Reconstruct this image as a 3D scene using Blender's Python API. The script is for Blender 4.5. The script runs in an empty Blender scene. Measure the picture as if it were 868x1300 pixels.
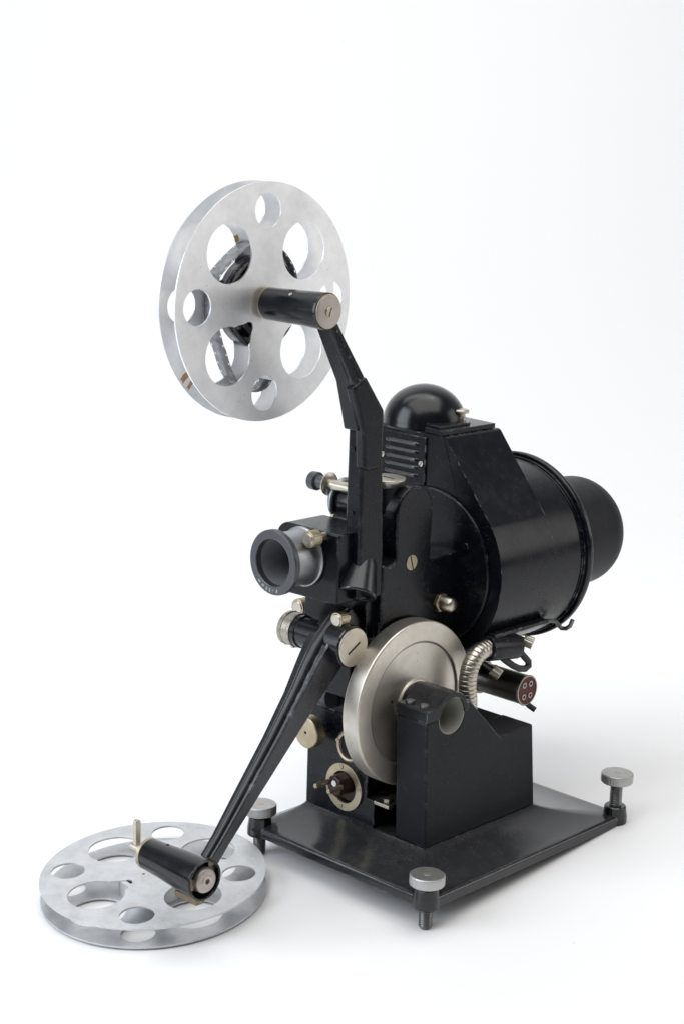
import bpy, bmesh, math, random
from mathutils import Vector, Matrix
from mathutils.geometry import tessellate_polygon
random.seed(7)
S = bpy.context.scene
C = S.collection
PI = math.pi
MM = 0.001

# ------------------------------------------------------------------ frames
# The projector's own frame (mm): x right/near, y towards the lamp house, z up, origin at the front levelling knob.
TILT = math.atan2(16.9, 217.7)                       # the rear feet are screwed out less: it leans back
A0 = Vector((-82.0, 109.0, -39.6 + math.tan(TILT) * 109.0))   # point under the middle of the base, on the table
RX = Matrix.Rotation(-TILT, 4, 'X')
def to_world(p):                                     # projector frame (mm) -> world (m)
    v = RX @ (Vector(p) - Vector((0, 0, -39.6)))
    return v * MM
ROOT_M = Matrix.Translation(to_world(A0)) @ RX

# ------------------------------------------------------------------ camera
cam = bpy.data.cameras.new('camera'); camo = bpy.data.objects.new('camera', cam); C.objects.link(camo)
right = Vector((0.71616006, 0.6972407, 0.03114766)); down = Vector((0.17609254, -0.13732608, -0.97474764)); fwd = Vector((-0.67535634, 0.7035602, -0.22112633))
m3 = Matrix((right, -down, -fwd)).transposed()
camo.matrix_world = Matrix.Translation(to_world((712.6, -837.1, 498.4))) @ RX @ m3.to_4x4()
cam.sensor_fit = 'VERTICAL'; cam.sensor_height = 36; cam.lens = 2210.335 / 1300 * 36
cam.clip_start = 0.05; cam.clip_end = 50
S.camera = camo

# ------------------------------------------------------------------ world, lamps, exposure
w = bpy.data.worlds.new('World'); S.world = w; w.use_nodes = True
w.node_tree.nodes['Background'].inputs[0].default_value = (0.93, 0.96, 1.0, 1)
w.node_tree.nodes['Background'].inputs[1].default_value = 0.07
S.view_settings.view_transform = 'Standard'; S.view_settings.look = 'None'
S.view_settings.exposure = 0.15; S.view_settings.gamma = 1.0
def area(name, loc, aim, sx, sy, power, col=(1, 1, 1)):
    l = bpy.data.lights.new(name, 'AREA'); l.shape = 'RECTANGLE'; l.size = sx; l.size_y = sy; l.energy = power; l.color = col
    o = bpy.data.objects.new(name, l); C.objects.link(o); o.location = loc
    o.rotation_euler = (Vector(aim) - Vector(loc)).to_track_quat('-Z', 'Y').to_euler()
    return o
R2 = Vector((0.7165, 0.6976, 0)); F2 = Vector((-0.692, 0.722, 0))         # camera right / forward on the table
MID = Vector((-0.1, 0.08, 0.0))
def at(r, f, z): return MID + R2 * r + F2 * f + Vector((0, 0, z))
area('softbox_window', at(-1.5, -0.55, 1.0), at(0, 0, 0.25), 1.1, 1.4, 23, (0.86, 0.93, 1.0))
area('softbox_overhead', at(0.1, -0.45, 1.9), at(0.05, -0.25, 0.0), 2.3, 1.7, 27, (1.0, 0.99, 0.97))
area('sweep_fill', at(-0.4, 0.7, 2.3), at(-0.2, 1.7, 0.9), 2.4, 0.8, 17, (1, 1, 1))  # added lamp that keeps the sweep white, no source known there
area('reel_fill', at(1.9, 0.1, 0.75), at(0, 0, 0.35), 0.9, 1.0, 5, (1.0, 0.97, 0.93))  # added fill from an unseen side, brightens the upper reel

# ------------------------------------------------------------------ materials
def nodes(name):
    m = bpy.data.materials.new(name); m.use_nodes = True
    return m, m.node_tree.nodes, m.node_tree.links, m.node_tree.nodes['Principled BSDF']
def noise(n, l, co, scale, detail=4, rough=.55):
    t = n.new('ShaderNodeTexNoise'); t.inputs['Scale'].default_value = scale; t.inputs['Detail'].default_value = detail
    t.inputs['Roughness'].default_value = rough; l.new(co, t.inputs['Vector']); return t.outputs['Fac']
def ramp(n, l, f, a, b, ca=(0, 0, 0, 1), cb=(1, 1, 1, 1)):
    r = n.new('ShaderNodeValToRGB'); r.color_ramp.elements[0].position = a; r.color_ramp.elements[1].position = b
    r.color_ramp.elements[0].color = ca; r.color_ramp.elements[1].color = cb; l.new(f, r.inputs[0]); return r.outputs['Color']
def mixc(n, l, f, a, b):
    x = n.new('ShaderNodeMix'); x.data_type = 'RGBA'
    for s, v in ((x.inputs[0], f), (x.inputs[6], a), (x.inputs[7], b)):
        if hasattr(v, 'links'): l.new(v, s)
        else: s.default_value = v
    return x.outputs[2]
def math_(n, l, op, a, b=None, clamp=False):
    x = n.new('ShaderNodeMath'); x.operation = op; x.use_clamp = clamp
    for i, v in enumerate((a, b)):
        if v is None: continue
        if hasattr(v, 'links'): l.new(v, x.inputs[i])
        else: x.inputs[i].default_value = v
    return x.outputs[0]
def mapr(n, l, f, a, b):
    x = n.new('ShaderNodeMapRange'); l.new(f, x.inputs[0]); x.inputs[3].default_value = a; x.inputs[4].default_value = b; return x.outputs[0]
def edge_mask(n, l, radius):
    b = n.new('ShaderNodeBevel'); b.samples = 4; b.inputs['Radius'].default_value = radius
    g = n.new('ShaderNodeNewGeometry'); d = n.new('ShaderNodeVectorMath'); d.operation = 'DOT_PRODUCT'
    l.new(b.outputs[0], d.inputs[0]); l.new(g.outputs['Normal'], d.inputs[1])
    return math_(n, l, 'SUBTRACT', 1.0, d.outputs['Value'])

def black_paint(name, rough=.25, base=(.0045, .0052, .0075), wear=.75, dust=1.0, bump=.035, spec=.3, settle=.2):
    m, n, l, p = nodes(name)
    co = n.new('ShaderNodeTexCoord').outputs['Object']
    big = noise(n, l, co, 22, 5); mid = noise(n, l, co, 130, 4); fine = noise(n, l, co, 900, 2)
    # worn edges where the metal shows
    em = math_(n, l, 'MULTIPLY', edge_mask(n, l, .0012), 12.0, True)
    wn = ramp(n, l, noise(n, l, co, 120, 6, .7), .5, .62)
    wl = ramp(n, l, noise(n, l, co, 26, 3), .36, .58)
    wearf = math_(n, l, 'MULTIPLY', math_(n, l, 'MULTIPLY', em, wn), math_(n, l, 'MULTIPLY', wl, wear), True)
    # specks of dust and lint, pale smears
    nb = noise(n, l, co, 900, 2, .5); patch = ramp(n, l, noise(n, l, co, 45, 3), .45, .7)
    speck = math_(n, l, 'MULTIPLY', math_(n, l, 'MULTIPLY', ramp(n, l, nb, .69, .735), patch), .5 * dust)
    smear = math_(n, l, 'MULTIPLY', ramp(n, l, mid, .5, .75), .05 * dust)
    # dust that has settled on what faces up
    gn = n.new('ShaderNodeNewGeometry'); sz = n.new('ShaderNodeSeparateXYZ'); l.new(gn.outputs['Normal'], sz.inputs[0])
    upf = ramp(n, l, sz.outputs[2], .35, 1.0)
    settled = math_(n, l, 'MULTIPLY', math_(n, l, 'MULTIPLY', upf, mapr(n, l, math_(n, l, 'MULTIPLY', noise(n, l, co, 700, 4, .75), ramp(n, l, noise(n, l, co, 30, 7, .75), .3, .8)), .1, 1.4)), settle * dust)
    c = mixc(n, l, smear, (*base, 1), (.11, .11, .115, 1))
    c = mixc(n, l, settled, c, (.18, .18, .185, 1))
    c = mixc(n, l, speck, c, (.33, .31, .28, 1))
    c = mixc(n, l, wearf, c, (.46, .48, .51, 1))
    l.new(c, p.inputs['Base Color'])
    l.new(math_(n, l, 'MULTIPLY', wearf, .6), p.inputs['Metallic'])
    sv = n.new('ShaderNodeVectorMath'); sv.operation = 'MULTIPLY'; l.new(co, sv.inputs[0]); sv.inputs[1].default_value = (90, 620, 110)
    rub = noise(n, l, sv.outputs[0], 1.0, 5, .65)
    r = math_(n, l, 'ADD', mapr(n, l, big, rough - .12, rough + .12), mapr(n, l, mid, -.06, .08))
    r = math_(n, l, 'ADD', r, mapr(n, l, ramp(n, l, rub, .5, .8), 0, .045))
    l.new(r, p.inputs['Roughness'])
    p.inputs['Specular IOR Level'].default_value = spec
    b = n.new('ShaderNodeBump'); b.inputs['Strength'].default_value = bump * 2; b.inputs['Distance'].default_value = .0006
    h = math_(n, l, 'ADD', math_(n, l, 'MULTIPLY', mid, .8), math_(n, l, 'MULTIPLY', fine, .45))
    l.new(h, b.inputs['Height']); l.new(b.outputs[0], p.inputs['Normal'])
    return m

def metal(name, col, rough=.3, tarnish=(.3, .25, .17), tamt=.5, brushed=None, spot=0.3, metallic=1.0, bump=.1):
    """brushed: None, 'x'/'y'/'z' = turned about that axis (rings), object space"""
    m, n, l, p = nodes(name)
    tc = n.new('ShaderNodeTexCoord'); co = tc.outputs['Object']
    big = noise(n, l, co, 48, 9, .68); mid = noise(n, l, co, 260, 4, .6)
    t = math_(n, l, 'MULTIPLY', ramp(n, l, big, .42, .72), tamt)
    c = mixc(n, l, t, (*col, 1), (*tarnish, 1))
    v = n.new('ShaderNodeTexVoronoi'); v.inputs['Scale'].default_value = 170; l.new(co, v.inputs['Vector'])
    sc = n.new('ShaderNodeSeparateColor'); l.new(v.outputs['Color'], sc.inputs[0])
    sp = math_(n, l, 'MULTIPLY', ramp(n, l, v.outputs['Distance'], .05, .12, (1, 1, 1, 1), (0, 0, 0, 1)), ramp(n, l, sc.outputs[0], .82, .85))
    c = mixc(n, l, math_(n, l, 'MULTIPLY', sp, spot), c, (.16, .1, .05, 1))
    l.new(c, p.inputs['Base Color']); p.inputs['Metallic'].default_value = metallic
    r = math_(n, l, 'ADD', mapr(n, l, big, rough - .08, rough + .1), mapr(n, l, mid, -.04, .06))
    l.new(r, p.inputs['Roughness'])
    b = n.new('ShaderNodeBump'); b.inputs['Strength'].default_value = bump; b.inputs['Distance'].default_value = .0003
    h = mid
    if brushed:
        vm = n.new('ShaderNodeVectorMath'); vm.operation = 'MULTIPLY'; l.new(co, vm.inputs[0]); vm.inputs[1].default_value = [0 if a_ == brushed else 1 for a_ in 'xyz']
        ln_ = n.new('ShaderNodeVectorMath'); ln_.operation = 'LENGTH'; l.new(vm.outputs[0], ln_.inputs[0])
        nr = n.new('ShaderNodeTexNoise'); nr.noise_dimensions = '1D'; nr.inputs['Scale'].default_value = 1100; nr.inputs['Detail'].default_value = 5; l.new(ln_.outputs['Value'], nr.inputs['W'])
        h = math_(n, l, 'ADD', math_(n, l, 'MULTIPLY', mid, .5), nr.outputs['Fac'])
        r = math_(n, l, 'ADD', r, mapr(n, l, nr.outputs['Fac'], -.06, .06)); l.new(r, p.inputs['Roughness'])
        p.inputs['Anisotropic'].default_value = .4
        tg = n.new('ShaderNodeTangent'); tg.direction_type = 'RADIAL'; tg.axis = brushed.upper(); l.new(tg.outputs[0], p.inputs['Tangent'])
    l.new(h, b.inputs['Height']); l.new(b.outputs[0], p.inputs['Normal'])
    return m

M = {}
M['enamel'] = black_paint('black_enamel', .24, base=(.0034, .0042, .0070), spec=.26, wear=1.0)
M['enamel_dusty'] = black_paint('dusty_black_enamel', .17, settle=.3, bump=.045, spec=.6)
M['enamel_lit'] = black_paint('lit_black_enamel', .27, base=(.008, .0092, .013), wear=1.0, dust=.6, spec=.7)  # lighter copy of the enamel; window light on facing parts is in its colour
M['enamel_gloss'] = black_paint('glossy_black_enamel', .2, wear=.9, dust=.5, bump=.03, spec=.42)
M['enamel_matt'] = black_paint('dull_black_enamel', .45, base=(.006, .0068, .0095), spec=.22, wear=.8, dust=1.2, bump=.09)
M['rubber'] = black_paint('black_rubber', .5, base=(.02, .02, .02), wear=0, dust=.5)
M['lens_black'] = black_paint('black_anodised', .38, base=(.03, .033, .042), wear=.3, dust=.2, bump=.02, spec=.8)
M['shade_black'] = black_paint('painted_shade', .7, base=(.006, .006, .006), wear=0, dust=.2)  # near-black colour stands in for the shade inside holes and slots
M['alu'] = metal('spun_aluminium', (.90, .905, .92), .34, (.66, .67, .69), .6, 'z', .35, .8)
M['alu_dull'] = metal('worn_aluminium', (.64, .65, .67), .42, (.45, .455, .455), .8, None, .4, .6)
M['nickel'] = metal('aged_nickel', (.56, .525, .45), .33, (.38, .33, .25), .6)
M['nickel_turned'] = metal('turned_nickel', (.70, .66, .595), .42, (.54, .48, .41), .7, 'x', .6)
M['steel_grey'] = metal('grey_knurled_metal', (.50, .50, .49), .45, (.36, .35, .33), .6)
M['steel_dark'] = metal('dark_steel', (.22, .22, .22), .4, (.1, .1, .1), .6)
M['brass'] = metal('tarnished_brass', (.47, .415, .30), .4, (.30, .24, .15), .6)
M['bronze'] = metal('dark_bronze', (.20, .16, .11), .4, (.1, .08, .05), .6)
M['nickel_dull'] = metal('dull_nickel', (.40, .38, .335), .36, (.28, .24, .18), .6)
M['plug_metal'] = metal('oxidised_plug_metal', (.34, .32, .28), .36, (.2, .18, .15), .6)
M['sleeve'] = metal('bearing_grey', (.42, .42, .38), .45, (.28, .27, .22), .6, metallic=.25)
M['cap_grey'] = metal('dull_pinkish_metal', (.52, .47, .44), .5, (.36, .31, .28), .7, None, .5)
M['lens_alu'] = metal('grey_lens_aluminium', (.42, .44, .46), .38, (.3, .31, .33), .5, 'y')
M['bakelite'] = black_paint('brown_bakelite', .35, base=(.03, .014, .011), wear=0, dust=.8)
M['red_fibre'] = black_paint('red_brown_fibre', .5, base=(.10, .025, .018), wear=0, dust=.3)
M['cable'] = black_paint('grey_cable', .55, base=(.05, .05, .05), wear=0, dust=.3)
def plain(name, col, rough=.5, metallic=0.0):
    m, n, l, p = nodes(name)
    co = n.new('ShaderNodeTexCoord').outputs['Object']
    c = mixc(n, l, noise(n, l, co, 90, 4), (*[x * .85 for x in col], 1), (*[min(1, x * 1.12) for x in col], 1))
    l.new(c, p.inputs['Base Color']); p.inputs['Roughness'].default_value = rough; p.inputs['Metallic'].default_value = metallic
    return m
M['white_paint'] = plain('white_lettering', (.72, .73, .72))
M['stamp'] = plain('stamped_grey', (.50, .51, .53), .5, .6)
M['rust'] = plain('rust_stain', (.38, .23, .09), .6)
def glass_mat():
    m, n, l, p = nodes('coated_lens_glass')
    p.inputs['Base Color'].default_value = (.02, .022, .028, 1); p.inputs['Roughness'].default_value = .08
    b = n.new('ShaderNodeBump'); b.inputs['Strength'].default_value = .02
    l.new(noise(n, l, n.new('ShaderNodeTexCoord').outputs['Object'], 60), b.inputs['Height']); l.new(b.outputs[0], p.inputs['Normal'])
    return m
M['glass'] = glass_mat()
def film_mat():
    m, n, l, p = nodes('exposed_film')
    uv = n.new('ShaderNodeUVMap').outputs[0]
    s = n.new('ShaderNodeSeparateXYZ'); l.new(uv, s.inputs[0])          # x: mm along the strip, y: 0..1 across
    fr = math_(n, l, 'FRACT', math_(n, l, 'DIVIDE', s.outputs[0], 6.9))
    # picture frames: irregular greys down the middle, clear rebate and sprocket edge
    vm = n.new('ShaderNodeVectorMath'); vm.operation = 'MULTIPLY'; l.new(uv, vm.inputs[0]); vm.inputs[1].default_value = (.16, 1.6, 1)
    nz = noise(n, l, vm.outputs[0], 1.0, 3)
    pic = ramp(n, l, nz, .4, .75, (.008, .008, .01, 1), (.16, .165, .18, 1))
    band = math_(n, l, 'MULTIPLY', math_(n, l, 'GREATER_THAN', s.outputs[1], .2), math_(n, l, 'LESS_THAN', s.outputs[1], .8))
    gap = math_(n, l, 'GREATER_THAN', fr, .12)
    c = mixc(n, l, math_(n, l, 'MULTIPLY', band, gap), (.02, .02, .022, 1), pic)
    lead = math_(n, l, 'GREATER_THAN', s.outputs[0], 530.0)
    c = mixc(n, l, math_(n, l, 'MULTIPLY', lead, .5), c, mixc(n, l, nz, (.05, .052, .06, 1), (.55, .56, .58, 1)))
    l.new(c, p.inputs['Base Color']); p.inputs['Roughness'].default_value = .16
    a = math_(n, l, 'ABSOLUTE', math_(n, l, 'SUBTRACT', s.outputs[1], .5))
    hole = math_(n, l, 'MULTIPLY', math_(n, l, 'GREATER_THAN', a, .385), math_(n, l, 'LESS_THAN', a, .455))
    hole = math_(n, l, 'MULTIPLY', hole, math_(n, l, 'LESS_THAN', math_(n, l, 'ABSOLUTE', math_(n, l, 'SUBTRACT', fr, .5)), .12))
    l.new(math_(n, l, 'SUBTRACT', 1.0, hole), p.inputs['Alpha'])
    return m
M['film'] = film_mat()
def table_mat():
    m, n, l, p = nodes('white_paper_sweep')
    co = n.new('ShaderNodeTexCoord').outputs['Object']
    v = n.new('ShaderNodeTexVoronoi'); v.inputs['Scale'].default_value = 22; l.new(co, v.inputs['Vector'])
    sc = n.new('ShaderNodeSeparateColor'); l.new(v.outputs['Color'], sc.inputs[0])
    sp = math_(n, l, 'MULTIPLY', ramp(n, l, v.outputs['Distance'], .016, .035, (1, 1, 1, 1), (0, 0, 0, 1)), ramp(n, l, sc.outputs[0], .72, .75))
    c = mixc(n, l, math_(n, l, 'MULTIPLY', sp, .3), (.88, .88, .885, 1), (.45, .45, .46, 1))
    l.new(c, p.inputs['Base Color']); p.inputs['Roughness'].default_value = .55
    return m
M['paper'] = table_mat()

# ------------------------------------------------------------------ mesh helpers (mm)
X_, Y_, Z_ = Vector((1, 0, 0)), Vector((0, 1, 0)), Vector((0, 0, 1))
def frame(axis, up=None):
    a = Vector(axis).normalized()
    u = Vector(up) if up else (Z_ if abs(a.z) < .9 else X_)
    b = (u - a * u.dot(a)).normalized(); return a, a.cross(b) * -1, b       # axis, side, up
class MB:
    def __init__(s): s.bm = bmesh.new(); s.uv = None
    def faces(s, vs, fs, smooth=True):
        bv = [s.bm.verts.new(v) for v in vs]
        for f in fs:
            try: s.bm.faces.new([bv[i] for i in f])
            except ValueError: pass
        return s
    def lathe(s, prof, o, axis=(0, 0, 1), seg=48, cap=True, a0=0, a1=2 * PI):
        a, u, v = frame(axis); o = Vector(o); full = abs(a1 - a0 - 2 * PI) < 1e-6
        k = seg if full else seg + 1; rows = []
        for (t, r) in prof:
            if r < 1e-6: rows.append([s.bm.verts.new(o + a * t)])
            else: rows.append([s.bm.verts.new(o + a * t + (u * math.cos(a0 + (a1 - a0) * i / seg) + v * math.sin(a0 + (a1 - a0) * i / seg)) * r) for i in range(k)])
        for p, q in zip(rows, rows[1:]):
            for i in range(seg if full else seg):
                j = (i + 1) % k
                if len(p) == 1 and len(q) == 1: continue
                if len(p) == 1: f = [p[0], q[j], q[i]]
                elif len(q) == 1: f = [p[i], p[j], q[0]]
                else: f = [p[i], p[j], q[j], q[i]]
                s.bm.faces.new(f)
        if cap:
            for r in (rows[0], rows[-1]):
                if len(r) > 2: s.bm.faces.new(r)
        return s
    def cyl(s, o, axis, r, L, c=.4, seg=40, r2=None):
        r2 = r if r2 is None else r2
        return s.lathe([(0, r - c), (c, r), (L - c, r2), (L, r2 - c)], o, axis, seg)
    def knurl(s, o, axis, r, L, n=48, d=.35, c=.6):
        a, u, v = frame(axis); o = Vector(o); rows = []
        for (t, rr, kn) in ((0, r - c, 0), (c, r, 1), (L - c, r, 1), (L, r - c, 0)):
            rows.append([s.bm.verts.new(o + a * t + (u * math.cos(PI * i / n) + v * math.sin(PI * i / n)) * (rr - (d if kn and i % 2 else 0))) for i in range(2 * n)])
        for p, q in zip(rows, rows[1:]):
            for i in range(2 * n):
                j = (i + 1) % (2 * n); s.bm.faces.new([p[i], p[j], q[j], q[i]])
        s.bm.faces.new(rows[0]); s.bm.faces.new(rows[-1]); return s
    def loft(s, rings, closed=True, cap=True):
        rows = [[s.bm.verts.new(v) for v in r] for r in rings]; k = len(rows[0])
        for p, q in zip(rows, rows[1:]):
            for i in range(k if closed else k - 1):
                j = (i + 1) % k; s.bm.faces.new([p[i], p[j], q[j], q[i]])
        if cap: s.bm.faces.new(rows[0]); s.bm.faces.new(rows[-1])
        return s
    def box(s, x0, x1, y0, y1, z0, z1):
        return s.loft([[(x0, y0, z), (x1, y0, z), (x1, y1, z), (x0, y1, z)] for z in (z0, z1)])
    def prism(s, outline, holes, fn, t0, t1):
        """flat plate with holes: outline/holes are 2-D loops, fn(a, b, t) places them"""
        loops = [outline] + list(holes); pts = [p for lp in loops for p in lp]
        tris = tessellate_polygon([[Vector((p[0], p[1], 0)) for p in lp] for lp in loops])
        A = [s.bm.verts.new(fn(p[0], p[1], t0)) for p in pts]; B = [s.bm.verts.new(fn(p[0], p[1], t1)) for p in pts]
        if not holes:
            s.bm.faces.new(A); s.bm.faces.new(B); tris = []
        for t in tris:
            for W in (A, B):
                try: s.bm.faces.new([W[i] for i in t])
                except ValueError: pass
        k = 0
        for lp in loops:
            for i in range(len(lp)):
                j = (i + 1) % len(lp); s.bm.faces.new([A[k + i], A[k + j], B[k + j], B[k + i]])
            k += len(lp)
        return s
    def tube(s, path, rad, seg=14, cap=True):
        P = [Vector(p) for p in path]; rings = []; up = None
        for i, p in enumerate(P):
            d = (P[min(i + 1, len(P) - 1)] - P[max(i - 1, 0)]).normalized()
            if up is None: up = Z_ if abs(d.z) < .9 else X_
            b = (up - d * up.dot(d)).normalized(); up = b; a = d.cross(b)
            r = rad[i] if isinstance(rad, (list, tuple)) else rad
            rings.append([p + (a * math.cos(2 * PI * k / seg) + b * math.sin(2 * PI * k / seg)) * r for k in range(seg)])
        return s.loft(rings, cap=cap)
    def build(s, name, mat, parent=None, bevel=.5, off=None, ang=34, segs=2, pivot=None):
        bm = s.bm; bmesh.ops.remove_doubles(bm, verts=bm.verts, dist=1e-4)
        bmesh.ops.recalc_face_normals(bm, faces=bm.faces)
        o3 = Vector(pivot) if pivot else Vector(off) if off is not None else A0
        for v in bm.verts: v.co = (v.co - o3) * MM
        for f in bm.faces: f.smooth = True
        for e in bm.edges:
            if len(e.link_faces) == 2 and e.calc_face_angle(0) > math.radians(ang): e.smooth = False
        me = bpy.data.meshes.new(name); bm.to_mesh(me); bm.free(); me.materials.append(M[mat] if isinstance(mat, str) else mat)
        o = bpy.data.objects.new(name, me); C.objects.link(o)
        if parent is not None: o.parent = parent
        if pivot: o.location = (Vector(pivot) - A0) * MM
        if bevel:
            b = o.modifiers.new('edges', 'BEVEL'); b.width = bevel * MM; b.segments = segs; b.limit_method = 'ANGLE'; b.angle_limit = math.radians(ang)
            b.use_clamp_overlap = True; b.miter_outer = 'MITER_ARC'
            wn = o.modifiers.new('normals', 'WEIGHTED_NORMAL'); wn.keep_sharp = True; wn.weight = 60
        return o
def arc(cx, cy, r, a0, a1, n=12): return [(cx + r * math.cos(math.radians(a0 + (a1 - a0) * i / n)), cy + r * math.sin(math.radians(a0 + (a1 - a0) * i / n))) for i in range(n + 1)]
def circle(cx, cy, r, n=48): return [(cx + r * math.cos(2 * PI * i / n), cy + r * math.sin(2 * PI * i / n)) for i in range(n)]
YZ = lambda a, b, t: (t, a, b)         # outline in y,z extruded along x
XZ = lambda a, b, t: (a, t, b)         # outline in x,z extruded along y
XY = lambda a, b, t: (a, b, t)
def rrect(x0, x1, y0, y1, r, n=6):
    return arc(x1 - r, y1 - r, r, 0, 90, n) + arc(x0 + r, y1 - r, r, 90, 180, n) + arc(x0 + r, y0 + r, r, 180, 270, n) + arc(x1 - r, y0 + r, r, 270, 360, n)
def slot_screw(mb_name, o, axis, r, mat, parent, h=1.2, slot=40, w=.16):
    """round screw head with a cut slot"""
    a, u, v = frame(axis); o = Vector(o); n = 20; th = math.radians(slot)
    d = u * math.cos(th) + v * math.sin(th); q = u * -math.sin(th) + v * math.cos(th)
    mb = MB(); hw = r * w; a1 = math.asin(w)
    for sg in (1, -1):
        pts = [(math.cos(a1 + (PI - 2 * a1) * i / n) * r, math.sin(a1 + (PI - 2 * a1) * i / n) * r) for i in range(n + 1)]
        lo = [o + d * p[0] + q * (p[1] * sg) for p in pts]; hi = [p + a * h for p in lo]
        mb.loft([lo, hi])
    mb.lathe([(-.3, r * .98), (h * .45, r * .98)], o, axis, 24)
    ob = mb.build(mb_name, mat, parent, bevel=min(.25, r * .08))
    if parent is root:
        MB().loft([[o + a * (h * t) + d * (x * r * .97) + q * (y * hw * .98) for x, y in ((-1, -1), (1, -1), (1, 1), (-1, 1))] for t in (.3, .8)]).build('slot', 'shade_black', ob, bevel=0)  # dark bar paints the shade of the cut
    return ob

def tag(o, label, cat, group=None):
    o['label'] = label; o['category'] = cat
    if group: o['group'] = group
    return o

# ------------------------------------------------------------------ the setting: white sweep
def sweep():
    bm = bmesh.new(); prof = []
    prof += [(-3.0, 0.0), (-1.0, 0.0), (.7, 0.0)]
    prof += [(.7 + 1.0 * math.sin(a), 1.0 - 1.0 * math.cos(a)) for a in [PI / 2 * i / 24 for i in range(1, 25)]]
    prof += [(1.7, 1.8), (1.7, 3.0)]
    rows = []
    for f, z in prof: rows.append([bm.verts.new(MID + R2 * r + F2 * f + Vector((0, 0, z))) for r in (-3.5, -1.5, 0, 1.5, 3.5)])
    for p, q in zip(rows, rows[1:]):
        for i in range(4): bm.faces.new([p[i], p[i + 1], q[i + 1], q[i]])
    bmesh.ops.recalc_face_normals(bm, faces=bm.faces)
    for f in bm.faces: f.smooth = True
    me = bpy.data.meshes.new('backdrop'); bm.to_mesh(me); bm.free(); me.materials.append(M['paper'])
    o = bpy.data.objects.new('backdrop', me); C.objects.link(o); o['kind'] = 'structure'
sweep()

# ------------------------------------------------------------------ the projector
root = bpy.data.objects.new('film_projector', None); C.objects.link(root); root.matrix_world = ROOT_M; root.empty_display_size = .05
tag(root, 'vintage black enamel film projector with nickel flywheel, lens and lamp house on four screw feet', 'film projector')

# base casting
def base():
    mb = MB()
    def ring(t, z, r):                                   # t 0 = rim, 1 = where the body stands
        L = lambda a, b: a + (b - a) * t
        return [(x, y, z) for x, y in rrect(L(-172, -154), L(7, -34.5), L(-5.3, 36), L(223, 162), max(1.0, r), 8)]
    rings = [ring(.02, -24, 11), ring(0, -23.2, 11.5), ring(0, -18.4, 11.5), ring(.012, -17.0, 11.2), ring(.04, -16.0, 11), ring(.08, -15.7, 10.5), ring(.13, -15.5, 10), ring(.25, -14.8, 9),
             ring(.42, -13.3, 8), ring(.6, -11.3, 6), ring(.75, -9.2, 4.5), ring(.87, -7.2, 3.4), ring(.95, -5.6, 2.6), ring(1.0, -4.2, 2)]
    mb.loft(rings)
    for x, y in ((0, 0), (-165, 0), (0, 217.7), (-165, 217.7)):
        mb.lathe([(-24.15, 8.6), (-23.4, 9.4), (-18.5, 9.4), (-16, 9.1), (-13, 8.6), (-10, 8.3), (-9.2, 7.5)], (x, y, 0), (0, 0, 1), 32)
    return mb.build('base_plate', 'enamel_dusty', root, bevel=.4)
base()
def levelling_screw(x, y, ztop):
    zt = ztop - 7.5; bot = ztop - 39.6; prof = []; z = zt; p = 1.7
    rows = [(zt, 4.2)]
    while z > bot + 2.5:
        rows += [(z - p * .25, 4.75), (z - p * .5, 4.75), (z - p * .75, 3.75)]; z -= p
    rows += [(bot + 1.2, 4.3), (bot, 3.2)]
    th = MB().lathe(rows, (x, y, 0), (0, 0, 1), 24).build('levelling_screw', 'steel_dark', root, bevel=0, ang=80)
    MB().knurl((x, y, zt), (0, 0, 1), 12.25, 7.5, 60, .22, .7).build('knob', 'steel_grey', th, bevel=.15)
    MB().cyl((x, y, ztop - .5), (0, 0, 1), 2.7, .65, .1, 20).build('screw_tip', 'cap_grey', th, bevel=0)
for x, y, z in ((0, 0, 0), (-165, 0, 0), (0, 217.7, 17.0), (-165, 217.7, 17.0)): levelling_screw(x, y, z)

# lower body slab with the cut-out beside the flywheel
mb = MB()
mb.prism([(-153.5, -5), (-84, -5), (-84, 17), (-92, 17), (-92, 74), (-153.5, 74)], [circle(-113.5, 19.5, 12.5, 32)], XZ, 36, 58)
mb.box(-153.3, -92.4, 57, 118, -5, 73.8)
mb.box(-92.5, -64, 66, 118, -5, 58)
mb.box(-131, -87, 37, 118, 73, 150)
mb.box(-124, -93, 16, 40, 96, 128)
mb.box(-153.5, -92, 29, 60, 138, 168.5)
mb.build('main_body', 'enamel', root, bevel=.9)
MB().box(-83.5, -69, 35, 62, 15.2, 17.8).lathe([(17.8, 3.3), (20.6, 3.3), (21, 2.9)], (-75, 40, 0), (0, 0, 1), 6).build('bracket', 'nickel_dull', root, bevel=.3)

# power socket on the front of the slab
sock = MB(); sock.prism(circle(-113.5, 19.5, 18, 56), [circle(-113.5, 19.5, 12.3, 40)], XZ, 34.2, 36.2)
sock = sock.build('power_socket', 'brass', root, bevel=.5)
for a in (100, 10, 190, 262):
    slot_screw('screw', (-113.5 + 15.2 * math.cos(math.radians(a)), 34.3, 19.5 + 15.2 * math.sin(math.radians(a))), (0, -1, 0), 1.9, 'brass', sock, .7, 35 + a)
ins = MB().lathe([(0, 11.8), (.01, 8.6), (16, 8.2), (17.5, 7.2)], (-112.6, 41, 23), (0, -1, 0), 8).box(-125.5, -101.5, 38.5, 42, 8, 31).build('plug_insert', 'bakelite', sock, bevel=.6)
for x, z in ((-119.3, 24.6), (-106.0, 24.2)):
    MB().cyl((x, 25, z), (0, -1, 0), 1.9, 14.5, .5, 16).build('pin', 'brass', sock, bevel=0)
MB().cyl((-112.6, 23.6, 25.4), (0, -1, 0), 2.3, .5, .1, 18).build('dot', 'white_paint', sock, bevel=0)
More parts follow.
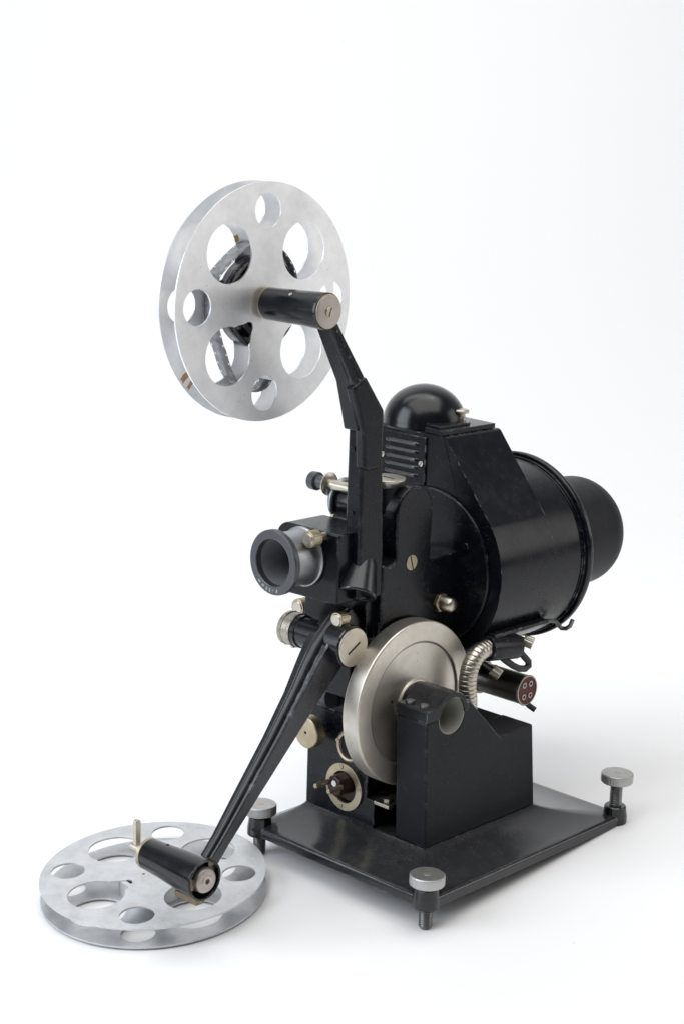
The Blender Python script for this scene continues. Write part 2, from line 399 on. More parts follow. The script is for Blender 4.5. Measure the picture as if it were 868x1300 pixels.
# second round inlet half hidden by the flywheel
ey = MB().lathe([(0, 12.5), (-1.5, 12), (-2.2, 10.6), (-1.8, 9.2), (0, 8.6)], (-110, 36, 51.5), (0, 1, 0), 40, cap=False).build('inlet_ring', 'brass', root, bevel=0)
MB().cyl((-110, 35.7, 51.5), (0, 1, 0), 8.7, .4, .1, 30).build('hollow_shade', 'shade_black', ey, bevel=0)  # dark disc: the ring's inner shade as colour
slot_screw('screw', (-120.2, 34.2, 54), (0, -1, 0), 1.8, 'brass', ey, .7, 60)

# pedestal carrying the flywheel bearing
ped = [(37, -4.5), (32.6, 89.6), (77, 89.6), (115.5, 61), (153.5, 61.8), (160.8, -4.5)]
bore = circle(59.5, 90, 13.2, 48)
# outline runs along the lower half of the bore
half = arc(59.5, 90, 13.2, 180, 360, 24)
out = [(37, -4.5), (32.6, 89.8)] + [(p[0], min(p[1], 89.8)) for p in half] + [(77, 97), (80, 96), (115.5, 61), (153.5, 61.8), (160.8, -4.5)]
mb = MB(); mb.prism(out, [], YZ, -63.5, -34.5)
mb.box(-140, -63, 117, 153.2, -4.5, 61.3)
mb.build('pedestal', 'enamel_matt', root, bevel=2.0, segs=3)
cap = [(32.4, 90.3), (32.4, 97.6), (33.4, 98.8), (40.5, 98.3)] + [(43.3, 99), (45.4, 101)] + arc(59.5, 90.2, 17.3, 136, 20, 16) + [(77, 97.4), (77, 90.3), (72.7, 90.3)] + [(p[0], max(p[1], 90.3)) for p in arc(59.5, 90, 13.2, 1, 179, 24)]
mb = MB(); mb.prism(cap, [], YZ, -63.8, -34.2)
mb.lathe([(-69, 16.4), (-63, 16.6)], (0, 59.5, 90), (1, 0, 0), 40)
capo = mb.build('bearing_cap', 'enamel', root, bevel=.9)
MB().lathe([(-64, 0), (-64, 12.6), (-36.2, 13.1), (-35, 13.25), (-35, 13.6), (-64, 13.6)], (0, 59.5, 90), (1, 0, 0), 48, cap=False).build('bearing_sleeve', 'sleeve', capo, bevel=0)
for x in (-55, -42): MB().lathe([(0, 3.3), (2.8, 3.3), (3.1, 2.8)], (x, 37.8, 98.3), (0, 0, 1), 6).build('hex_bolt', 'steel_dark', capo, bevel=.25)

# flywheel
fw = [(-84, 0), (-84, 59), (-83, 60.4), (-70, 60.4), (-69, 59.6), (-68.8, 46.2), (-69.2, 45.7), (-70.4, 44.9), (-70.9, 43.6), (-70.8, 24), (-70.7, 19.4), (-70.3, 18), (-68.6, 17.6), (-68.2, 17.2), (-68.2, 0)]
fwo = MB().lathe(fw, (0, 59.5, 90), (1, 0, 0), 128, cap=False).build('flywheel', 'nickel_turned', root, bevel=.5, pivot=(-76, 59.5, 90))
MB().cyl((-71.4, 36, 96), (1, 0, 0), 1.3, .65, .1, 14).build('pin_hole_shade', 'shade_black', fwo, bevel=0, off=(-76, 59.5, 90))  # dark stud painted as the shade of a small hole

# gear housing: round-topped side plate with a shoulder
gh = [(38, 120), (38, 192)] + [(45, 190.5), (50.5, 191.5), (53, 195)] + [(51.8, 203)] + arc(70, 226, 19, 190, -8, 22) + [(88.6, 188.3), (120.6, 190.2), (120.6, 110), (100, 110), (98, 120)]
mb = MB(); mb.prism(gh, [], YZ, -116, -86); mb.build('gear_housing', 'enamel', root, bevel=1.5, segs=3)
slot_screw('screw', (-86, 68, 189.6), (1, 0, 0), 5.6, 'brass', root, .6, 108, .1)
nut = MB().lathe([(-86, 7.4), (-82.6, 7.4), (-82, 6.6)], (0, 100.5, 154.3), (1, 0, 0), 6).build('cap_nut', 'brass', root, bevel=.4)
MB().lathe([(-82.4, 5.6), (-74.5, 5.4), (-73, 4.6), (-72.2, 3.2), (-72, 0)], (0, 100.5, 154.3), (1, 0, 0), 28).build('nut_dome', 'nickel', nut, bevel=0)
oc = MB().lathe([(244, 10.5), (247.5, 13.5), (249.3, 14.4), (250, 14.2), (250.3, 13.4), (250.3, 0)], (-104, 57.5, 0), (0, 0, 1), 44).build('oil_cap', 'nickel', root, bevel=.2)
MB().box(-107, -97, 57, 58, 250.2, 250.55).build('slot', 'shade_black', oc, bevel=0)  # dark bar coloured as shade in the cap's slot
MB().cyl((-104, 60, 224), (0, 0, 1), 11, 21, .5, 30).build('cap_boss', 'enamel', root, bevel=0)

# lens mount
lb = [(-93, 168.3), (-93, 218.3)] + arc(-143, 206.4, 12, 90, 180, 10) + [(-155, 172)] + arc(-151, 171, 4, 180, 255, 5)
mb = MB(); mb.prism(lb, [], XZ, 0, 38); mb.build('lens_mount', 'enamel', root, bevel=1.4, segs=3)
LX, LZ = -126.5, 197.2
ln = MB().lathe([(2, 19), (-1, 21.4), (-2.6, 21.4), (-3.2, 20.4), (-6, 19.6), (-24, 19.6), (-26.2, 20.2)], (LX, 0, LZ), (0, 1, 0), 72, cap=False).build('lens', 'lens_alu', root, bevel=.25)
MB().lathe([(-25.5, 20), (-25.6, 22.6), (-26.2, 23.1), (-29.6, 23.1), (-30.3, 22.6), (-30.6, 17.2), (-30.2, 16.6), (-26, 16.3)], (LX, 0, LZ), (0, 1, 0), 80, cap=False).build('lens_ring', 'lens_black', ln, bevel=.15)
MB().lathe([(-26.2, 16.35), (-8, 13.4), (-2, 12.6)], (LX, 0, LZ), (0, 1, 0), 64, cap=False).build('lens_hood', plain('grey_lens_interior', (.16, .165, .175), .42), ln, bevel=0)
MB().lathe([(-6.5, 0), (-6.2, 5), (-5.2, 10), (-3.8, 13.2)], (LX, 0, LZ), (0, 1, 0), 48, cap=False).build('lens_glass', 'glass', ln, bevel=0)
def letter_mesh(mb, ch, size, place):
    cu = bpy.data.curves.new('letter', 'FONT'); cu.body = ch; cu.size = size; cu.align_x = 'CENTER'; cu.resolution_u = 3
    to = bpy.data.objects.new('letter', cu); C.objects.link(to)
    bpy.context.view_layer.update()
    me = bpy.data.meshes.new_from_object(to.evaluated_get(bpy.context.evaluated_depsgraph_get()))
    vs = [mb.bm.verts.new(place(v.co.x, v.co.y)) for v in me.vertices]
    for p in me.polygons:
        try: mb.bm.faces.new([vs[i] for i in p.vertices])
        except ValueError: pass
    bpy.data.objects.remove(to); bpy.data.curves.remove(cu); bpy.data.meshes.remove(me)
mb = MB()
for ch, a in zip('F-50mm', (-75, -86, -95, -104, -116, -129)):
    th = math.radians(a)
    def place(x, y, th=th):
        r = 18.6 + y; t = th - x / 19.6                       # clockwise, tops outward
        return (LX + r * math.cos(t), -30.66 + (r - 20) * -.0, LZ + r * math.sin(t))
    letter_mesh(mb, ch, 3.3, place)
for v in mb.bm.verts: v.co.y = -30.75
mb.build('lettering', 'white_paint', ln, bevel=0)
def clamp_knob(x, y, z, r=5.6, L=7.5, st=12, mat='brass'):
    k = MB().knurl((x, y, z), (0, 1, 0), r, L, 28, .2, .5).build('clamp_knob', mat, root, bevel=.1)
    MB().lathe([(-.7, r * .45), (-.6, r * .7), (.2, r * .8)], (x, y, z), (0, 1, 0), 24).build('button', 'nickel', k, bevel=.1)
    MB().cyl((x, y + L - .5, z), (0, 1, 0), r * .5, st, .2, 16).build('stem', 'nickel', k, bevel=0)
clamp_knob(-107, -16, 215.2, 6, 9, 12)
clamp_knob(-95, 2, 156.9, 5.8, 8, 4)
clamp_knob(-166, 34, 144.6, 6.5, 9, 4)

# knurled thumb screw on the left of the slab
tk = MB().knurl((-138, 18, 58.5), (0, 1, 0), 12, 9, 60, .18, .8).build('thumb_screw', 'brass', root, bevel=.15)
MB().cyl((-138, 17.9, 58.7), (0, 1, 0), 1.2, .4, .1, 12).build('pin_hole_shade', 'shade_black', tk, bevel=0)  # dark dot, shade of a hole put into colour
MB().cyl((-138, 26, 58.5), (0, 1, 0), 5, 11, .2, 20).build('stem', 'steel_dark', tk, bevel=0)

# feed roller behind the arm
MB().lathe([(-143, 0), (-143, 9.4), (-142, 10), (-126, 10), (-125, 9.4), (-125, 0)], (0, 33, 87), (1, 0, 0), 40, cap=False).build('feed_roller', 'lens_black', root, bevel=0)

# lower sprocket and pivot tube of the take-up arm (one axis)
PY, PZ = 6.9, 139.3
MB().lathe([(-134.6, 0), (-134.6, 11.9), (-130.5, 12), (-130.2, 11.0), (-107, 11.2), (-104, 15), (-84.5, 15), (-84, 14.5), (-84, 0)], (0, PY, PZ), (1, 0, 0), 48, cap=False).build('pivot_tube', 'enamel_gloss', root, bevel=.3)
sp = MB().lathe([(-147.4, 0), (-147.4, 11.4), (-146.8, 12.3), (-143.6, 12.5), (-143, 11.9), (-138.2, 11.9), (-137.6, 12.5), (-135, 12.5), (-134.4, 11)], (0, PY, PZ), (1, 0, 0), 64, cap=False)
sp = sp.build('sprocket', 'nickel_dull', root, bevel=.2)
mb = MB()
for i in range(16):
    a = 2 * PI * i / 16
    for x in (-145.2, -136.3):
        c = Vector((x, PY + 12.45 * math.cos(a), PZ + 12.45 * math.sin(a))); d = Vector((0, math.cos(a), math.sin(a)))
        mb.lathe([(-.3, .6), (.1, .55), (.45, .25)], c, d, 8)
mb.build('sprocket_teeth', 'nickel_dull', sp, bevel=0)
pd = MB().lathe([(-84, 13.6), (-82.4, 13.9), (-82, 13.5), (-82, 0)], (0, PY, PZ), (1, 0, 0), 56).build('pivot_cover', 'nickel', root, bevel=.2)
d = Vector((0, .86, .5)).normalized(); q = Vector((0, -.5, .86)).normalized(); c = Vector((-81.9, PY + .3, PZ - .6))
MB().loft([[c + d * a + q * b + X_ * t for a, b in ((-6.6, -.75), (6.6, -.75), (6.6, .75), (-6.6, .75))] for t in (-.6, .02)]).build('slot', 'shade_black', pd, bevel=0)  # the slot's shade is a black strip
MB().box(-150, -147, 12, 20, 122, 134).build('film_guide', 'brass', root, bevel=.8)

# take-up arm: tapered casting with a rounded rib
EY, EZ = -127.5, 6.2
def take_up_arm():
    A = Vector((0, PY - 4, PZ - 4)); B = Vector((0, EY + 5, EZ + 6)); dd = (B - A).normalized(); u = Vector((0, dd.z, -dd.y)); u = u if u.z > 0 else -u
    rings = []
    for t, x0, x1, hu, hl, up in ((-.18, -109, -98, 4, 7, 2), (-.165, -111.5, -96, 5, 9, 6.5), (-.1, -113.5, -94, 6, 10, 9.5), (0, -115.5, -92, 6, 10, 10), (.05, -115, -91.5, 6, 10, 9.5), (.13, -112.8, -91, 6, 9.5, 8.3), (.25, -109, -90.5, 5.6, 8.6, 6.2),
                                  (.45, -105.4, -89.2, 5, 7.6, 3.2), (.7, -102, -87.5, 4.6, 6.4, .8), (.88, -98.4, -86, 4.2, 5.6, 0), (1.0, -97, -85, 4.4, 6, 0)):
        o = A + (B - A) * t; w_ = (x1 - x0) / 2; xc = (x0 + x1) / 2 + w_ * .12
        r = w_ * .42
        top = [(x1, hu * .35), (x1 - w_ * .13, hu * .5), (x1 - w_ * .24, hu * .25), (xc + w_ * .42, hu * .3)]
        top += [(xc + r * math.cos(a), hu * .3 + r * .95 * math.sin(a)) for a in [PI * i / 8 for i in range(1, 8)]]
        top += [(xc - w_ * .42, hu * .3), (x0 + w_ * .2, hu * .1), (x0, hu * .1)]
        pts = [(x0, -hl), (x1, -hl)] + [(px, pu + up) for px, pu in top]
        rings.append([o + X_ * px + u * pu for px, pu in pts])
    arm = MB().loft(rings).build('take_up_arm', 'enamel_lit', root, bevel=.5)
    # spindle housing at the end
    h = MB().lathe([(-139.5, 8), (-139.5, 10.2), (-138, 10.8), (-120, 11.8), (-102, 13.4), (-84, 14.2), (-82.6, 14.2), (-82, 13.6), (-82.2, 12.6), (-84, 12.2), (-92, 12)], (0, EY, EZ), (1, 0, 0), 56, cap=False)
    h = h.build('spindle_housing', 'enamel_gloss', arm, bevel=.3)
    MB().lathe([(-91.5, 0), (-91.5, 12.3)], (0, EY, EZ), (1, 0, 0), 40, cap=False).build('hollow_shade', 'shade_black', arm, bevel=0)  # black disc gives the housing's depth its shade by colour
    MB().lathe([(-91, 8.8), (-83, 8.8), (-81, 8.2), (-80.2, 7), (-80.2, 4.6), (-79.6, 4.2), (-79.6, 1.9), (-82, 1.8), (-82, 0)], (0, EY, EZ), (1, 0, 0), 40, cap=False).build('spindle_end', 'cap_grey', arm, bevel=.2)
    MB().box(-90, -83.5, EY + 4, EY + 9, EZ + 8, EZ + 12).box(-90, -83.5, EY - 11.5, EY - 8.5, EZ - 5, EZ + 3).build('spring_clip', 'bronze', arm, bevel=.3)
    MB().lathe([(-141.5, 10), (-141, 10.9), (-138.6, 10.9), (-138, 10)], (0, EY, EZ), (1, 0, 0), 40).build('collar', 'brass', arm, bevel=0)
    MB().cyl((-157, EY, EZ), (1, 0, 0), 3.6, 17, .5, 20).build('spindle', 'nickel', arm, bevel=0)
    tab = [(EY - 2.2, EZ - 1), (EY + 2.2, EZ - 1), (EY + 2.2, EZ + 18.5)] + arc(EY, EZ + 18.5, 2.2, 0, 180, 8)
    MB().prism(tab, [], YZ, -154.5, -151).build('spindle_latch', 'nickel', arm, bevel=.5)
    MB().box(-106, -84, EY - 6, EY + 1.5, EZ - 17, EZ - 13).build('catch_plate', 'bronze', arm, bevel=.4)
    MB().cyl((-122, EY + 1.5, EZ + 11.0), (0, 0, 1), 1.2, .9, .1, 12).build('oil_hole', 'shade_black', arm, bevel=0)  # dark spot coloured as the shade in a hole
take_up_arm()

# post rising from the body, and the supply arm bolted to it
mb = MB()
mb.loft([[(-102.5, 14, 170), (-86.4, 14, 170), (-85.6, 38, 170), (-104, 38, 170)], [(-101.2, 14, 209), (-86.2, 14, 209), (-85.7, 38, 209), (-104, 38, 209)],
         [(-99.6, 12.5, 291.5), (-86.4, 12.5, 291.5), (-86.4, 33, 291.5), (-100, 33, 291.5)]])
post = mb.build('post', 'enamel', root, bevel=2.2, segs=4)
mb = MB()
for z, y in ((232, 13.4), (277, 12.7)): MB().cyl((-94.5, y, z), (0, -1, 0), 1.9, .9, .2, 16).build('rivet', 'enamel_gloss', post, bevel=0)
# slanting socket on the side of the post
d = Vector((8, -15.2, -25.1)).normalized(); o = Vector((-96, 29, 200))
mb = MB(); mb.lathe([(-4, 5), (0, 8), (8, 10.6), (30, 14.2), (31, 13.6), (31, 11.4), (28, 11.2), (28, 0)], o, d, 48, cap=False)
mb.build('slanting_socket', 'enamel_lit', root, bevel=.6)
def supply_arm():
    CY, CZ = -29.8, 375.0
    out = [(-26, 368), (-17, 366), (10.1, 327), (11.4, 327.5), (29.3, 303.5), (29.6, 297), (29.6, 264), (12.4, 264.5), (12.2, 291), (-1, 325.8)]
    mb = MB()
    # inner channel
    mb.prism([(-26, 370), (-17.5, 368), (9.5, 327), (20, 306), (20, 291), (8, 291), (-1.5, 325)], [], YZ, -99.5, -86.5)
    # outer rib and the tongue that grips the post
    mb.prism([(-25.5, 368), (-17, 366), (10.1, 327), (2, 320), (-1.2, 326)], [], YZ, -88.5, -83.4)
    mb.prism([(-21.5, 366.5), (-18.3, 366), (9, 328.4), (5.6, 326)], [], YZ, -85, -82.3)
    arm = mb.build('supply_arm', 'enamel', root, bevel=1.1, segs=3)
    mb = MB()
    g = [(-1.8, 322.5), (9.8, 328.6), (12, 327.6), (30, 304), (30.3, 297), (29.8, 264.6), (26, 263), (16, 263), (11.2, 264.8), (9.6, 291)]
    mb.prism(g, [], YZ, -91, -82.2)
    mb.build('clamp_tongue', 'enamel', arm, bevel=2.6, segs=4)
    MB().lathe([(-135.6, 9), (-135.4, 10.6), (-134, 10.9), (-100, 11.7), (-83, 12.3), (-81, 12.2), (-80.2, 11.6), (-80.2, 10.9)], (0, CY, CZ), (1, 0, 0), 56, cap=False).build('spindle_housing', 'enamel_gloss', arm, bevel=.3)
    MB().lathe([(-80.6, 11.5), (-79.9, 11.3), (-79.7, 10.6)], (0, CY, CZ), (1, 0, 0), 48).build('brass_ring', 'brass', arm, bevel=0)
    MB().lathe([(-80.5, 10.6), (-79.5, 10.5), (-79.2, 10), (-79.2, 0)], (0, CY, CZ), (1, 0, 0), 48).build('end_cap', 'cap_grey', arm, bevel=.1)
    slot_screw('screw', (-79.2, CY, CZ), (1, 0, 0), 3.4, 'nickel', arm, .9, 70, .13)
    MB().lathe([(-136.4, 9), (-136.3, 10.9), (-135.4, 11.0), (-135, 10)], (0, CY, CZ), (1, 0, 0), 40).build('collar', 'brass', arm, bevel=0)
    MB().cyl((-161, CY, CZ), (1, 0, 0), 3.8, 24, .4, 20).build('spindle', 'nickel', arm, bevel=0)
    MB().cyl((-108, CY - 7.2, CZ + 8.6), (0, -.64, .77), 1.3, .9, .1, 12).build('oil_hole', 'nickel', arm, bevel=0)
supply_arm()

# framing knob and upper sprocket left of the post
KY, KZ = 40, 241
fk = MB().lathe([(-161, 0), (-161, 5.4), (-160.2, 6.6), (-154.4, 6.8), (-153.6, 6), (-153, 4.6), (-144, 4.4)], (0, KY, KZ), (1, 0, 0), 36, cap=False).build('framing_knob', 'lens_black', root, bevel=.2)
MB().lathe([(-144, 6), (-143.8, 8.4), (-142.4, 8.6), (-141.6, 7), (-141.4, 3.8), (-112, 3.8)], (0, KY, KZ), (1, 0, 0), 36).build('collar', 'nickel', fk, bevel=.2)
us = MB().lathe([(-141, 0), (-141, 15.4), (-140, 16), (-138, 16), (-137, 15)], (0, 52, 229), (1, 0, 0), 48).build('upper_sprocket', 'lens_alu', root, bevel=.2)
MB().lathe([(-136, 4), (-136, 13), (-134, 13.4), (-120, 13.4), (-118, 12.6), (-112, 12.6)], (0, 53, 228), (1, 0, 0), 44).build('sprocket_drum', 'enamel_gloss', us, bevel=.3)
MB().cyl((-140, 43, 217), (1, 0, 0), 4.6, 4, .4, 20).build('brass_collar', 'brass', us, bevel=0)
MB().cyl((-137, 43, 217), (1, 0, 0), 4.9, 30, .4, 20).build('guide_roller', 'enamel_gloss', us, bevel=0)

# ------------------------------------------------------------------ lamp house
HX, HZ = -115.5, 173.5
def lamp_house():
    n = (Vector((75, 53)) ).normalized()
    top = [(-184, 262)] + arc(-178, 266, 6, 180, 90, 5) + [(-106, 272)] + arc(-107, 267.5, 4.6, 88, 38, 5)
    out = list(reversed(arc(HX, HZ, 70.25, -38, 35, 30))) + [(HX, HZ - 30), (HX - 40, HZ - 20), (-184, HZ + 6)] + top
    mb = MB(); mb.prism(out, [], XZ, 120.8, 184)
    lh = mb.build('lamp_house', 'enamel', root, bevel=1.6, segs=3, ang=30)
    MB().lathe([(121.1, 60), (121.1, 68.4), (121.6, 69.6), (122.8, 70.1), (216, 70.1), (217, 69.2), (219.5, 69), (220, 71), (223, 71)], (HX, 0, HZ), (0, 1, 0), 110).build('lamp_drum', 'enamel', root, bevel=.4)
    MB().lathe([(222, 69), (222.2, 73), (223.5, 74), (226.5, 74), (227.6, 73), (227.8, 50)], (HX, 0, HZ), (0, 1, 0), 110).build('rear_flange', 'enamel_gloss', root, bevel=.5)
    pr = [(226, 45)] + [(299, 44.8)] + [(299 + 25 * math.sin(a), 22 + 22.8 * math.cos(a)) for a in [PI / 2 * i / 12 for i in range(1, 13)]] + [(324.8, 10), (325, 0)]
    MB().lathe(pr, (HX, 0, HZ), (0, 1, 0), 90).build('rear_cap', 'enamel_matt', root, bevel=0)
    MB().lathe([(122, 59), (119.2, 59.8), (118.2, 58.8), (118.2, 0)], (HX, 0, HZ), (0, 1, 0), 110).build('front_disc', 'enamel', root, bevel=.4)
    MB().cyl((-78, 119, 195), (0, -1, 0), 2.6, 1.6, .4, 20).build('rivet', 'enamel_gloss', root, bevel=0)
    # vent panel with louvres
    vp = MB().box(-167, -122, 119.2, 121.2, 233, 269.3).build('vent_panel', 'enamel', root, bevel=.5)
    mb = MB()
    for k in range(5):
        z = 263 - k * 5.9; n_ = 18; rings = []
        for i in range(n_ + 1):
            t = i / n_; x = -162.5 + 34 * t; e = min(1, min(t, 1 - t) * 9) ** .5
            rings.append([(x, 119.3 - 2.1 * e * math.sin(b) , z - 1.9 * math.cos(b) * (.5 + .5 * e)) for b in [PI * j / 8 for j in range(9)]])
        mb.loft(rings, closed=False, cap=False)
    mb.build('louvre', 'enamel_lit', vp, bevel=0, ang=60)
    for x, z in ((-164.5, 250.5), (-125.5, 249)): slot_screw('screw', (x, 119.2, z), (0, -1, 0), 2.1, 'nickel', vp, .9, 60)
    # dome
    pr = [(271.5, 31.8), (272.6, 32.1), (274, 31.7)] + [(274 + 28.8 * math.sin(a), 31.6 * math.cos(a)) for a in [PI / 2 * i / 20 for i in range(1, 21)]]
    MB().lathe(pr, (-152, 151, 0), (0, 0, 1), 80).build('vent_dome', 'enamel_gloss', root, bevel=0)
    # latch plate with knob
    lp = MB().prism([(-107, 120.3), (-107, 181), (-140, 184), (-140, 150), (-126, 122)], [], XY, 272.3, 276).build('latch_plate', 'enamel', root, bevel=.5)
    MB().prism([(-113, 124), (-113, 158), (-124, 172), (-136, 168), (-136, 130)], [], XY, 276, 278.2).build('latch_tongue', 'enamel_gloss', lp, bevel=.4)
    MB().lathe([(278, 4.4), (280.5, 4), (281, 3), (283.2, 3), (283.8, 6.2), (285.6, 6.4), (286.4, 5.6), (286.6, 0)], (-124, 160, 0), (0, 0, 1), 32).build('latch_knob', 'nickel', lp, bevel=.2)
lamp_house()

# wiring under the lamp house
def wiring():
    import mathutils
    tb = MB().lathe([(0, 7), (.4, 9.2), (3, 9.6), (34, 9.4), (36.5, 7.4), (37, 5)], (-55, 119, 122.6), (0, 36, -5.4), 32).build('terminal_block', 'enamel', root, bevel=0)
    MB().box(-68, -51, 124, 188, 129.6, 132.6).build('terminal_strip', 'enamel', tb, bevel=.6)
    # corrugated metal conduit
    ctrl = [Vector(p) for p in ((-55, 102.5, 66), (-55, 101.5, 86), (-55, 99.6, 100), (-55, 102.3, 112.5), (-55, 110, 120.3), (-55, 122, 122.8))]
    path = []
    for i in range(len(ctrl) - 1):
        p0, p1, p2, p3 = ctrl[max(i - 1, 0)], ctrl[i], ctrl[i + 1], ctrl[min(i + 2, len(ctrl) - 1)]
        for k in range(36):
            t = k / 36; path.append(.5 * ((2 * p1) + (p2 - p0) * t + (2 * p0 - 5 * p1 + 4 * p2 - p3) * t * t + (3 * p1 - p0 - 3 * p2 + p3) * t ** 3))
    L = 0; rad = []
    for i, p in enumerate(path):
        if i: L += (p - path[i - 1]).length
        f = (L / 3.1) % 1; rad.append(5.9 + .75 * min(1, 3.2 * math.sin(PI * f)))
    MB().tube(path, rad, 24).build('conduit', 'nickel', root, bevel=0, ang=80)
    # four-pole plug
    pl = MB().lathe([(-132, 10), (-131.6, 11.6), (-112, 11.6), (-111.6, 13.4), (-104, 13.4), (-103.5, 11.6), (-62.2, 11.6), (-60.6, 12.2), (-60, 11.9), (-60, 10.8)], (0, 178, 76), (1, 0, 0), 48, cap=False).build('plug_shell', 'plug_metal', root, bevel=.2)
    MB().lathe([(-61.2, 11), (-60.4, 10.9), (-60.4, 0)], (0, 178, 76), (1, 0, 0), 40, cap=False).build('plug_face', 'red_fibre', pl, bevel=0)
    for a, b in ((-3.8, 4.6), (3.8, 4.6), (-3.8, -4.6), (3.8, -4.6)):
        s_ = MB().lathe([(-60.6, 2.3), (-59.9, 2.3), (-59.8, 1.4), (-60.3, 1.3)], (0, 178 + a, 76 + b), (1, 0, 0), 18, cap=False).build('socket_hole', 'steel_grey', pl, bevel=0)
        MB().lathe([(-60.32, 1.45), (-60.3, 0)], (0, 178 + a, 76 + b), (1, 0, 0), 14, cap=False).build('hole', 'shade_black', s_, bevel=0)  # black disc paints the socket's inner shade
    MB().box(-128, -104, 150, 176, 84, 110).build('plug_bracket', 'enamel', root, bevel=.8)
    MB().tube([(-64, 180, 66), (-60, 182, 62.5), (-56, 184, 60)], 2.2, 12).build('cable', 'cable', root, bevel=0)
    MB().tube([(-57, 138, 113), (-56, 144, 108), (-55, 152, 102.5), (-55, 160, 98.5), (-55, 167, 97), (-55, 171, 98.6), (-55, 170.5, 102), (-55, 166, 106), (-56, 160, 112), (-57, 156, 117)], 2.6, 14).build('cable_loop', 'cable', root, bevel=0)
    for o, a in (((-57, 129.5, 104), (.5, .3, -.35)), ((-57, 166, 119.5), (.55, .3, -.2))):
        k = MB().knurl(o, a, 4.6, 7.5, 20, .3, .4).build('terminal_knob', 'nickel', root, bevel=.1)
        MB().cyl(Vector(o) - Vector(a).normalized() * 9, a, 2.0, 10, .2, 12).build('stem', 'steel_dark', k, bevel=0)
    # wire hook on the rear flange
    MB().tube([(-66, 170, 128), (-62, 186, 128), (-57, 197, 128.6), (-54, 200.5, 128), (-52.4, 202, 125.2), (-50, 203, 123), (-46.5, 204, 123.4), (-43.5, 205, 126), (-42, 205.5, 131)], 1.7, 12).build('wire_hook', 'steel_dark', root, bevel=0)
wiring()

# ------------------------------------------------------------------ film reels
def make_reel(name, gap, rot, stamp=None, mat='alu', key=3, core='alu_dull'):
    """axis along local z, near flange at z = 0, far flange at z = -gap (mm)"""
    r = bpy.data.objects.new(name, None); C.objects.link(r); r.empty_display_size = .03
    def flange_loops(keyhole):
        hs = []
        for k in range(4):
            a = math.radians(rot + 90 * k); hs.append(circle(61.5 * math.cos(a), 61.5 * math.sin(a), 12, 48))
            a = math.radians(rot + 45 + 90 * k); c = (48 * math.cos(a), 48 * math.sin(a))
            if keyhole and k == keyhole - 1:
                ca, sa = math.cos(a), math.sin(a); rad = circle(0, 0, 20, 72); lp = []
                # a rounded notch from the hole towards the hub
                pts = [(20 * math.cos(t), 20 * math.sin(t)) for t in [math.radians(d) for d in range(-152, 153, 4)]]
                pts += [(-20.5, 8), (-24, 5.2), (-28.5, 2.8), (-30, 0), (-28.5, -2.8), (-24, -5.2), (-20.5, -8)]
                hs.append([(c[0] + x * ca - y * sa, c[1] + x * sa + y * ca) for x, y in pts])
            else: hs.append(circle(c[0], c[1], 20, 72))
        return hs
    for z0, z1, kh in ((-1.3, 0, key), (-gap, -gap + 1.3, 0)):
        hs = flange_loops(kh)
        if z1 == 0: hs += [circle(7 * math.cos(a), 7 * math.sin(a), 1.1, 14) for a in (2.2, 4.3)] if stamp else []
        f = MB().prism(circle(0, 0, 80.4, 160), hs, XY, z0, z1).build('flange', mat, r, bevel=.35, off=(0, 0, 0))
        if z1 == 0 and stamp:
            mb = MB(); text, mid, rad_, size = stamp; adv = size * .86 / rad_
            for i, ch in enumerate(text):
                if ch == ' ': continue
                th = math.radians(mid) - (i - (len(text) - 1) / 2) * adv
                def place(x, y, th=th): t = th - x / rad_; return ((rad_ + y) * math.cos(t), (rad_ + y) * math.sin(t), .03)
                letter_mesh(mb, ch, size, place)
            mb.build('stamped_lettering', 'stamp', f, bevel=0, off=(0, 0, 0))
        if not stamp and z1 < 0:
            for a0, r0, da, dr in ((218, 71, 3.2, 8), (224, 69, 2.2, 10), (106, 42, 5, 5)):
                pts = [((r0 + dr * v_) * math.cos(math.radians(a0 + da * u_)), (r0 + dr * v_) * math.sin(math.radians(a0 + da * u_))) for u_, v_ in ((0, .1), (.5, 0), (1, .15), (.9, .6), (1, 1), (.4, .9), (0.1, 1), (-.1, .5))]
                MB().prism(pts, [], XY, z1 + .02, z1 + .06).build('stain', 'rust', f, bevel=0, off=(0, 0, 0))
    MB().lathe([(-gap + .6, 24.8), (-.6, 24.8), (-.6, 21), (-gap + .6, 21)], (0, 0, 0), (0, 0, 1), 56, cap=False).build('core', core, r, bevel=0, off=(0, 0, 0))
    return r
# supply reel on the upper arm: local z -> projector +x
up = make_reel('film_reel', 17, 90, None, 'alu', 2, 'enamel_gloss')
tag(up, 'upright aluminium film reel with round holes, mounted on the upper arm', 'film reel')
mrot = Matrix((( 0, 0, 1), (1, 0, 0), (0, 1, 0))).to_4x4()                # local x->y, y->z, z->x
off = Vector((-139.6, -28.9, 375.0))
up.matrix_world = ROOT_M @ Matrix.Translation((off - A0) * MM) @ mrot
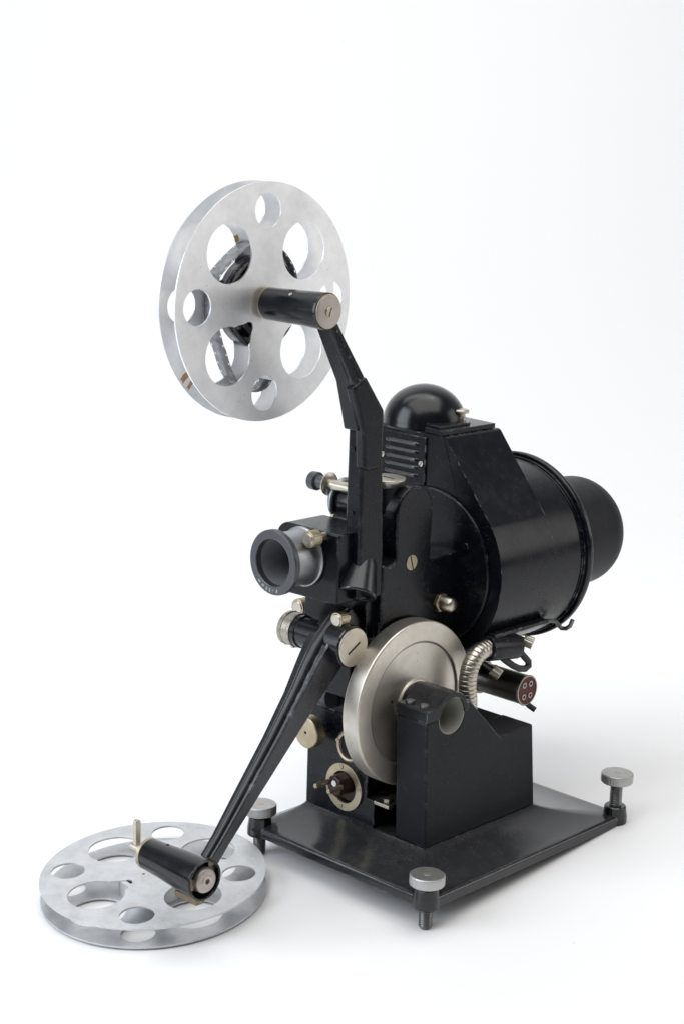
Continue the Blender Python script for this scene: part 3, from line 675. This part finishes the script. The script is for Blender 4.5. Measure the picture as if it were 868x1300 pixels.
# lower reel lying on the table
lo = make_reel('film_reel', 15, 40, ('CINE MA', 120, 72.5, 5.0), 'alu_dull')
tag(lo, 'empty aluminium film reel lying flat on the white surface under the lower arm', 'film reel')
lo.matrix_world = Matrix.Translation((-.1765, -.092, .0165))

# loose film on the upper reel
def film():
    bm = bmesh.new(); uvl = bm.loops.layers.uv.new('UVMap')
    pts = []; N = 72
    for i in range(3 * N):                                       # tight dark turns
        a = 2 * PI * i / N; k = 29.5 + .5 * i / N; pts.append((k * math.cos(a), k * math.sin(a)))
    loose = [(0, 31.2), (35, 35), (70, 38.5), (105, 41), (150, 43), (163, 43), (190, 42.5), (215, 44.5)]
    def smooth(ps, n):
        o_ = []
        for i in range(len(ps) - 1):
            p0, p1, p2, p3 = (Vector(ps[max(0, min(len(ps) - 1, i + j))]) for j in (-1, 0, 1, 2))
            for k in range(n):
                t = k / n; o_.append(tuple(.5 * (2 * p1 + (p2 - p0) * t + (2 * p0 - 5 * p1 + 4 * p2 - p3) * t * t + (3 * p1 - p0 - 3 * p2 + p3) * t ** 3)))
        return o_
    lp = [(k * math.cos(math.radians(a)), k * math.sin(math.radians(a))) for a, k in loose]
    lp += [(-34, -30), (-28, -44), (-20, -54), (-9, -60), (3, -59), (9, -53)]
    pts += smooth(lp, 8)
    L = 0; rows = []
    for i, p in enumerate(pts):
        if i: L += math.hypot(p[0] - pts[i - 1][0], p[1] - pts[i - 1][1])
        rows.append((bm.verts.new((p[0] * MM, p[1] * MM, -2.0 * MM)), bm.verts.new((p[0] * MM, p[1] * MM, -15.2 * MM)), L))
    for a, b in zip(rows, rows[1:]):
        f = bm.faces.new([a[0], b[0], b[1], a[1]]); f.smooth = True
        for lp, uv in zip(f.loops, ((a[2], 0), (b[2], 0), (b[2], 1), (a[2], 1))): lp[uvl].uv = uv
    me = bpy.data.meshes.new('film_strip'); bm.to_mesh(me); bm.free(); me.materials.append(M['film'])
    o = bpy.data.objects.new('film_strip', me); C.objects.link(o); o.matrix_world = up.matrix_world.copy()
    so = o.modifiers.new('thickness', 'SOLIDIFY'); so.thickness = .00016
    tag(o, 'short coil of dark perforated film wound loosely inside the upright reel', 'film')
film()
